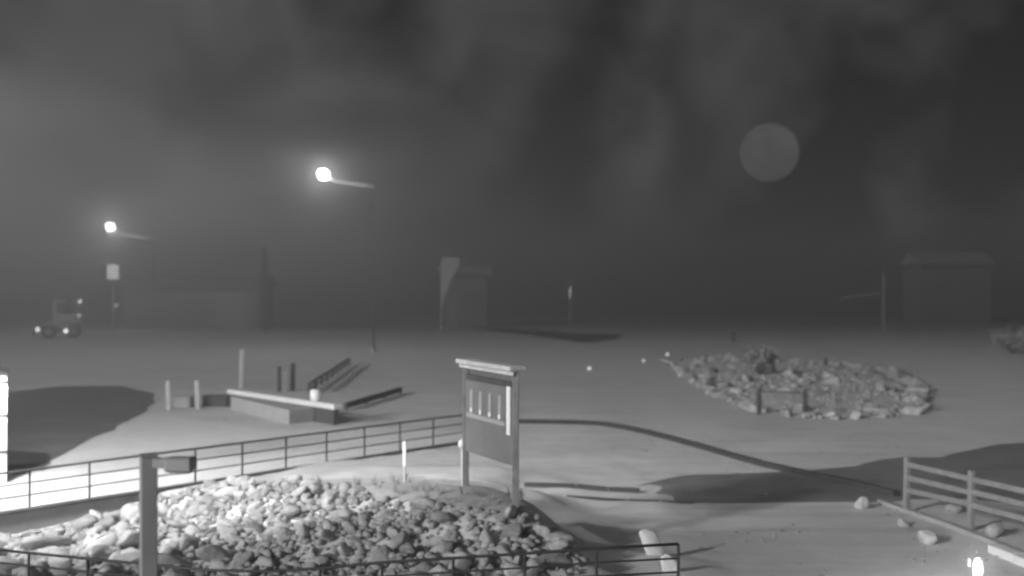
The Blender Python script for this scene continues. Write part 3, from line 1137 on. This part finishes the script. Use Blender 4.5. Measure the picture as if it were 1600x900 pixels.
# ------------------------------------------------------------------ street lamps
def street_lamp(px, py, d, armpx, armpy, label, group):
    hd = P(px, py, d)
    pe = P(armpx, armpy, d)
    t = thing('street_lamp', label, 'street lamp', (pe.x, pe.y, 0), 0, group)
    MB().tube([(0, 0, -.2), (0, 0, pe.z + .15)], [.10, .05], 10).build('pole', M_SHADE, t, True)
    MB().lathe([(.34, 0), (.34, .25), (.2, .35)], n=12).build('base', M_WALL, t)
    hx = hd.x - pe.x
    MB().tube([(0, 0, pe.z), (hx * .35, 0, pe.z + .25), (hx * .8, 0, pe.z + .45 * (hd.z - pe.z)), (hx * .95, 0, hd.z - .1)], .16, 8).build('arm', M_WHITE, t, True)
    MB().lathe([(.34, -.0), (.36, .06), (.30, .16), (.12, .22)], (hx, 0, hd.z + .425), 16).build('lamp_housing', M_POLEG, t, True)
    MB().lathe([(.10, -.55), (.30, -.48), (.46, -.32), (.55, -.08), (.55, .08), (.46, .30), (.32, .42)], (hx, 0, hd.z), 18).build('lamp_globe', lamp_glass('street_lamp_glow', 6), t, True)
    li = bpy.data.lights.new('street_lamp_light', 'POINT')
    li.energy = STREET_W
    li.shadow_soft_size = .25
    lo = bpy.data.objects.new('street_lamp_light', li)
    lo.location = (hd.x, hd.y, hd.z)
    COL.objects.link(lo)


street_lamp(505, 272, 105, 584, 292, 'tall street lamp with glowing globe and arm, the higher and brighter one', 'street lamps over the lot')
street_lamp(172, 354, 150, 240, 374, 'tall street lamp glowing above the parked loader, the lower one', 'street lamps over the lot')

# ------------------------------------------------------------------ loader parked under the lamp
lb = G(95, 528)
ld = thing('wheel_loader', 'wheel loader with blade parked under the left street lamp, headlights lit', 'loader', (lb.x, lb.y, 0), R(18))
MB().box((0, 0, 1.35), (3.6, 2.0, .9), 0, bev=.12).build('chassis', M_MACH, ld)
MB().box((1.6, .0, 2.3), (1.9, 1.8, 1.2), 0, bev=.15).build('engine_hood', M_MACH, ld)
cb_ = MB().box((.1, 0, 3.25), (1.8, 1.7, 2.9), 0, bev=.1, taper=.9).build('cab', M_MACH, ld)
MB().box((.1, 0, 4.76), (2.0, 1.9, .16), 0, bev=.04).build('cab_roof', M_ROOF, ld)
MB().box((.1, -.84, 3.7), (1.2, .06, 1.3), 0, bev=.02).build('cab_window', M_GLASS, cb_)
MB().box((-.80, 0, 3.7), (.06, 1.2, 1.3), 0, bev=.02).build('windscreen', M_GLASS, cb_)
tm = MB().lathe([(.40, -.30), (.72, -.28), (.80, -.15), (.80, .15), (.72, .28), (.40, .30)], (0, 0, 0), 18, (0, 1, 0)).mesh('wheel', M_RUBBER)
rm_ = MB().lathe([(.38, -.31), (.36, .31)], (0, 0, 0), 14, (0, 1, 0)).mesh('rim', M_MACH)
for x in (-1.3, 1.5):
    for y in (-1.05, 1.05):
        wv = link('wheel', tm, ld, (x, y, .80))
        link('rim', rm_, wv)
MB().bar((-1.3, -.6, 1.6), (-3.0, -.6, .9), .25, .3, .03).build('lift_arm', M_MACH, ld)
MB().bar((-1.3, .6, 1.6), (-3.0, .6, .9), .25, .3, .03).build('lift_arm', M_MACH, ld)
MB().add([(-3.1, -1.5, .2), (-3.1, 1.5, .2), (-3.0, 1.5, 1.3), (-3.0, -1.5, 1.3), (-3.45, -1.5, .1), (-3.45, 1.5, .1), (-3.3, 1.5, 1.4), (-3.3, -1.5, 1.4)],
         [(0, 1, 2, 3), (4, 7, 6, 5), (0, 4, 5, 1), (3, 2, 6, 7), (0, 3, 7, 4), (1, 5, 6, 2)]).build('blade', M_POLEG, ld)
inv = Matrix.Rotation(-R(18), 3, 'Z')


def on_loader(px, py, front):
    """a lamp of the loader, on its side towards the camera"""
    d = lb.y + front
    return inv @ (P(px, py, d) - Vector(ld.location))


MB().lathe([(.16, 0), (.22, .06), (.18, .12)], on_loader(59, 515, -1.5), 12, (0, -1, 0)).build('headlight', glow('headlight', 3.5), ld)
MB().lathe([(.16, 0), (.24, .06), (.20, .12)], on_loader(103, 517, -1.5), 12, (0, -1, 0)).build('headlight', glow('headlight', 3.5), ld)
MB().lathe([(.14, 0), (.18, .06), (.14, .12)], on_loader(125, 471, -.9), 12, (0, -1, 0)).build('beacon', glow('beacon', 2.2), ld)
MB().lathe([(.12, 0), (.2, .06), (.14, .12)], on_loader(124, 493, -.9), 12, (0, -1, 0)).build('work_lamp', glow('work_lamp', .8), ld)
MB().bar(on_loader(59, 513, -1.4), on_loader(103, 515, -1.4), .12, .14, .02).build('light_bar', M_RUBBER, ld)
MB().bar(on_loader(126, 474, -.8), on_loader(112, 498, -.6), .10, .12, .02).build('beacon_bracket', M_POLEG, ld)

# things near the loader
b = G(182, 512)
t = thing('marker_light', 'small bright marker light on a dark post right of the loader', 'marker light', b)
hh = (512 - 477) * b.y / F
MB().box((0, 0, hh / 2), (.16, .16, hh), 0, bev=.02).build('marker_stem', M_SHADE, t)
MB().lathe([(.16, 0), (.2, .06), (.14, .14)], (0, -.1, hh), 10, (0, -1, 0)).build('marker_lens', glow('marker_far', 1.6), t)
bx = P(177, 425, 140)
t = thing('hanging_sign', 'small pale square sign on a pole under the left street lamp', 'sign', (bx.x, bx.y, 0))
MB().tube([(0, .12, -.1), (0, .12, bx.z + .8)], .09, 8).build('sign_pole', M_POLEG, t)
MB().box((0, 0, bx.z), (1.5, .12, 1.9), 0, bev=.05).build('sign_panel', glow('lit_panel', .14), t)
MB().box((-1.1, .05, bx.z), (.5, .12, 1.7), 0, bev=.04).build('side_panel', M_SHADE, t)


# ------------------------------------------------------------------ far buildings in the murk
def far_building(name, label, px0, px1, ptop, d, depth, eave, mat_wall, mat_roof, doors=(), windows=()):
    x0, x1 = (px0 - 800) / F * d, (px1 - 800) / F * d
    h = CAMZ - (ptop - 450) * d / F
    c = Vector(((x0 + x1) / 2, d, 0))
    t = thing(name, label, 'building', c)
    w = x1 - x0
    MB().box((0, depth / 2, h / 2), (w, depth, h), 0).build('wall', mat_wall, t)
    rf = MB().add([(-w / 2 - .6, -.8, h), (w / 2 + .6, -.8, h), (w / 2 + .6, depth + .8, h), (-w / 2 - .6, depth + .8, h),
                   (-w / 2 - .6, depth / 2, h + eave), (w / 2 + .6, depth / 2, h + eave)],
                  [(0, 1, 5, 4), (2, 3, 4, 5), (0, 4, 3), (1, 2, 5), (0, 3, 2, 1)]).build('roof', mat_roof, t)
    MB().box((0, -.75, h - .15), (w + 1.2, .12, .5), 0).build('fascia', M_ROOF, t)
    for a, b_, top in doors:
        xa, xb = (a - 800) / F * d - c.x, (b_ - 800) / F * d - c.x
        zz = CAMZ - (top - 450) * d / F
        dr = MB().box(((xa + xb) / 2, -.06, zz / 2), (xb - xa, .12, zz), 0, bev=.03).build('door', M_ROOFP, t)
        for i in range(4):
            MB().box(((xa + xb) / 2, -.14, zz * (i + .5) / 4), (xb - xa - .3, .04, zz / 4 - .15), 0, bev=.01).build('panel', M_ROOFP, dr)
    for a, y0 in windows:
        xa = (a - 800) / F * d - c.x
        zz = CAMZ - (y0 - 450) * d / F
        wf = MB().box((xa, -.04, zz), (1.6, .08, 1.4), 0).build('window', M_SHADE, t)
        MB().box((xa, -.10, zz), (1.35, .04, 1.15), 0).build('pane', M_GLASS, wf)
    return t


far_building('long_shed', 'long low shed with dark eaves and one pale door, dim in the murk', 192, 408, 447, 165, 9, 1.6, M_SIDING, M_ROOF, [(338, 388, 456)], [(225, 478), (262, 478), (300, 478)])
far_building('pale_hut', 'pale hut far off, dimly seen left of the sign', 688, 762, 428, 175, 7, 1.4, M_SIDING, M_ROOFP, [(700, 716, 475)], [(740, 462)])
far_building('dark_house', 'dark house with pale roof edge far off at the right', 1440, 1548, 412, 190, 9, 2.2, M_ROOF, M_ROOFP, [], [(1470, 450), (1510, 450)])

# banner before the hut
bb = P(690, 480, 150)
t = thing('feather_banner', 'pale tapering banner on a pole before the dim far hut', 'banner', (bb.x, bb.y, 0))
ztop = CAMZ - (402 - 450) * 150 / F
MB().tube([(-.05, .05, 0), (-.05, .05, ztop * .96)], [.07, .04], 8).build('banner_pole', M_POLEG, t)
vs, fs = [], []
prof = [(.1, .12), (.25, .35), (.45, .8), (.65, 1.5), (.85, 2.3), (.95, 2.5), (1.0, 2.2)]
for k_, w_ in prof:
    z = 2.5 + (ztop - 2.5) * k_
    vs += [(0, 0, z), (w_, .06 * math.sin(k_ * 9), z), (0, .04, z), (w_, .04 + .06 * math.sin(k_ * 9), z)]
for i in range(len(prof) - 1):
    a_, b_ = i * 4, i * 4 + 4
    fs += [(a_, a_ + 1, b_ + 1, b_), (a_ + 2, b_ + 2, b_ + 3, a_ + 3), (a_, b_, b_ + 2, a_ + 2), (a_ + 1, a_ + 3, b_ + 3, b_ + 1)]
fs += [(0, 2, 3, 1), (len(vs) - 4, len(vs) - 3, len(vs) - 1, len(vs) - 2)]
MB().add(vs, fs).build('banner_cloth', M_WOODD, t)

# thin far lamp
b = P(891, 454, 170)
t = thing('tube_light', 'thin upright tube light on a pole far beyond the sign', 'light', (b.x, b.y, 0))
MB().tube([(0, 0, 0), (0, 0, b.z + 1.6)], .06, 8).build('light_pole', M_POLEG, t)
MB().tube([(0, -.16, b.z - 1.0), (0, -.16, b.z + .5)], .13, 8).build('light_tube', glow('tube_glow', .45), t)

# pole with a slanting boom on the right
b = G(1381, 520)
t = thing('barrier_gate', 'pale pole with a slanting boom arm, dim behind the rock bed', 'barrier', (b.x, b.y, 0))
hz = (520 - 425) * b.y / F
MB().tube([(0, 0, -.2), (0, 0, hz)], [.22, .16], 10).build('pole', M_ROOFP, t)
e0, e1 = P(1383, 457, b.y - .3) - Vector((b.x, b.y, 0)), P(1312, 466, b.y - .3) - Vector((b.x, b.y, 0))
MB().bar(e0, e1, .14, .22, .02).build('boom_arm', M_ROOFP, t)


# ------------------------------------------------------------------ plants
def conifer(px, ptop, pbase, d, rad, label):
    b = P(px, pbase, d)
    t = thing('conifer', label, 'tree', (b.x, b.y, 0))
    h = CAMZ - (ptop - 450) * d / F
    MB().tube([(0, 0, -.3), (.1, 0, h * .5), (0, 0, h)], [.3, .18, .03], 8).build('trunk', M_BARK, t, True)
    r_ = random.Random(px)
    mb = MB()
    for i in range(1700):
        k = r_.random() ** .8
        z = h * (.12 + .88 * k)
        rr = rad * (1 - k) ** .8 * (.75 + .4 * math.sin(z * 4 + r_.random())) * math.sqrt(r_.random()) + .05
        a = r_.uniform(0, 6.28)
        c = Vector((math.cos(a) * rr, math.sin(a) * rr, z - rr * .3))
        dirv = Vector((math.cos(a), math.sin(a), r_.uniform(-.5, .1))) * r_.uniform(.3, .6)
        s = Vector((-math.sin(a), math.cos(a), r_.uniform(-.3, .3))) * .13
        mb.add([c - s, c + s, c + dirv], [(0, 1, 2)])
    mb.build('crown', M_NEEDLE, t)


conifer(413, 385, 520, 155, 1.6, 'narrow dark conifer at the right end of the long shed')


def shrub(px, pbase, rx, h, label, material):
    b = G(px, pbase)
    t = thing('shrub', label, 'shrub', b)
    r_ = random.Random(px)
    st = MB()
    fo = MB()
    for i in range(26):
        a = r_.uniform(0, 6.28)
        e = Vector((math.cos(a) * rx * r_.uniform(.3, 1), math.sin(a) * rx * r_.uniform(.3, 1), h * r_.uniform(.55, 1)))
        st.tube([(0, 0, -.05), e * .5 + Vector((0, 0, h * .1)), e], [.04, .025, .01], 5)
        for _ in range(60):
            c = e * r_.uniform(.45, 1.05) + Vector((r_.gauss(0, .22), r_.gauss(0, .22), r_.gauss(0, .18)))
            s = Vector((r_.gauss(0, 1), r_.gauss(0, 1), r_.gauss(0, 1))).normalized() * .13
            u = s.orthogonal().normalized() * .06
            fo.add([c - s, c + u, c + s, c - u], [(0, 1, 2, 3)])
    st.build('stem', M_BARK, t)
    fo.build('foliage', material, t)


shrub(1580, 552, 2.4, 2.2, 'pale bushy shrub at the right edge beyond the rock bed', M_TWIG)
shrub(1190, 592, 1.2, 1.9, 'pale bare shrub growing at the back of the rock bed', M_TWIG)

# ------------------------------------------------------------------ pale disc of a lens spot, added as a glowing sphere
mn = P(1202, 238, 1500)
mm = bpy.data.materials.new('pale_disc_glow')
mm.use_nodes = True
t = mm.node_tree
t.nodes.clear()
c = N(t, 'ShaderNodeTexCoord')
nz = N(t, 'ShaderNodeTexNoise')
nz.inputs['Scale'].default_value = .03
nz.inputs['Detail'].default_value = 3
t.links.new(c.outputs['Object'], nz.inputs['Vector'])
mr = N(t, 'ShaderNodeMapRange')
mr.inputs['From Min'].default_value = .3
mr.inputs['From Max'].default_value = .7
mr.inputs['To Min'].default_value = .095
mr.inputs['To Max'].default_value = .130
t.links.new(nz.outputs['Fac'], mr.inputs['Value'])
em = N(t, 'ShaderNodeEmission')
t.links.new(mr.outputs[0], em.inputs['Color'])
ou = N(t, 'ShaderNodeOutputMaterial')
t.links.new(em.outputs[0], ou.inputs['Surface'])
bm = bmesh.new()
bmesh.ops.create_icosphere(bm, subdivisions=4, radius=45 / F * 1500)
me = bpy.data.meshes.new('pale_disc')
bm.to_mesh(me)
bm.free()
me.materials.append(mm)
me.polygons.foreach_set('use_smooth', [True] * len(me.polygons))
tag(link('pale_disc', me, None, mn), 'dim round disc of a lens spot, added as a glowing sphere in the sky', 'pale_disc')

# ------------------------------------------------------------------ haze
HAZE = .0088
hz_m = bpy.data.materials.new('night_haze')
hz_m.use_nodes = True
t = hz_m.node_tree
t.nodes.clear()
pv_ = N(t, 'ShaderNodeVolumePrincipled')
pv_.inputs['Color'].default_value = (.85, .85, .85, 1)
pv_.inputs['Density'].default_value = HAZE
pv_.inputs['Anisotropy'].default_value = .7
ou = N(t, 'ShaderNodeOutputMaterial')
t.links.new(pv_.outputs[0], ou.inputs['Volume'])
hzo = MB().box((0, 142, 8.3), (690, 390, 20.6), 0).build('haze', hz_m)
tag(hzo, kind='stuff')
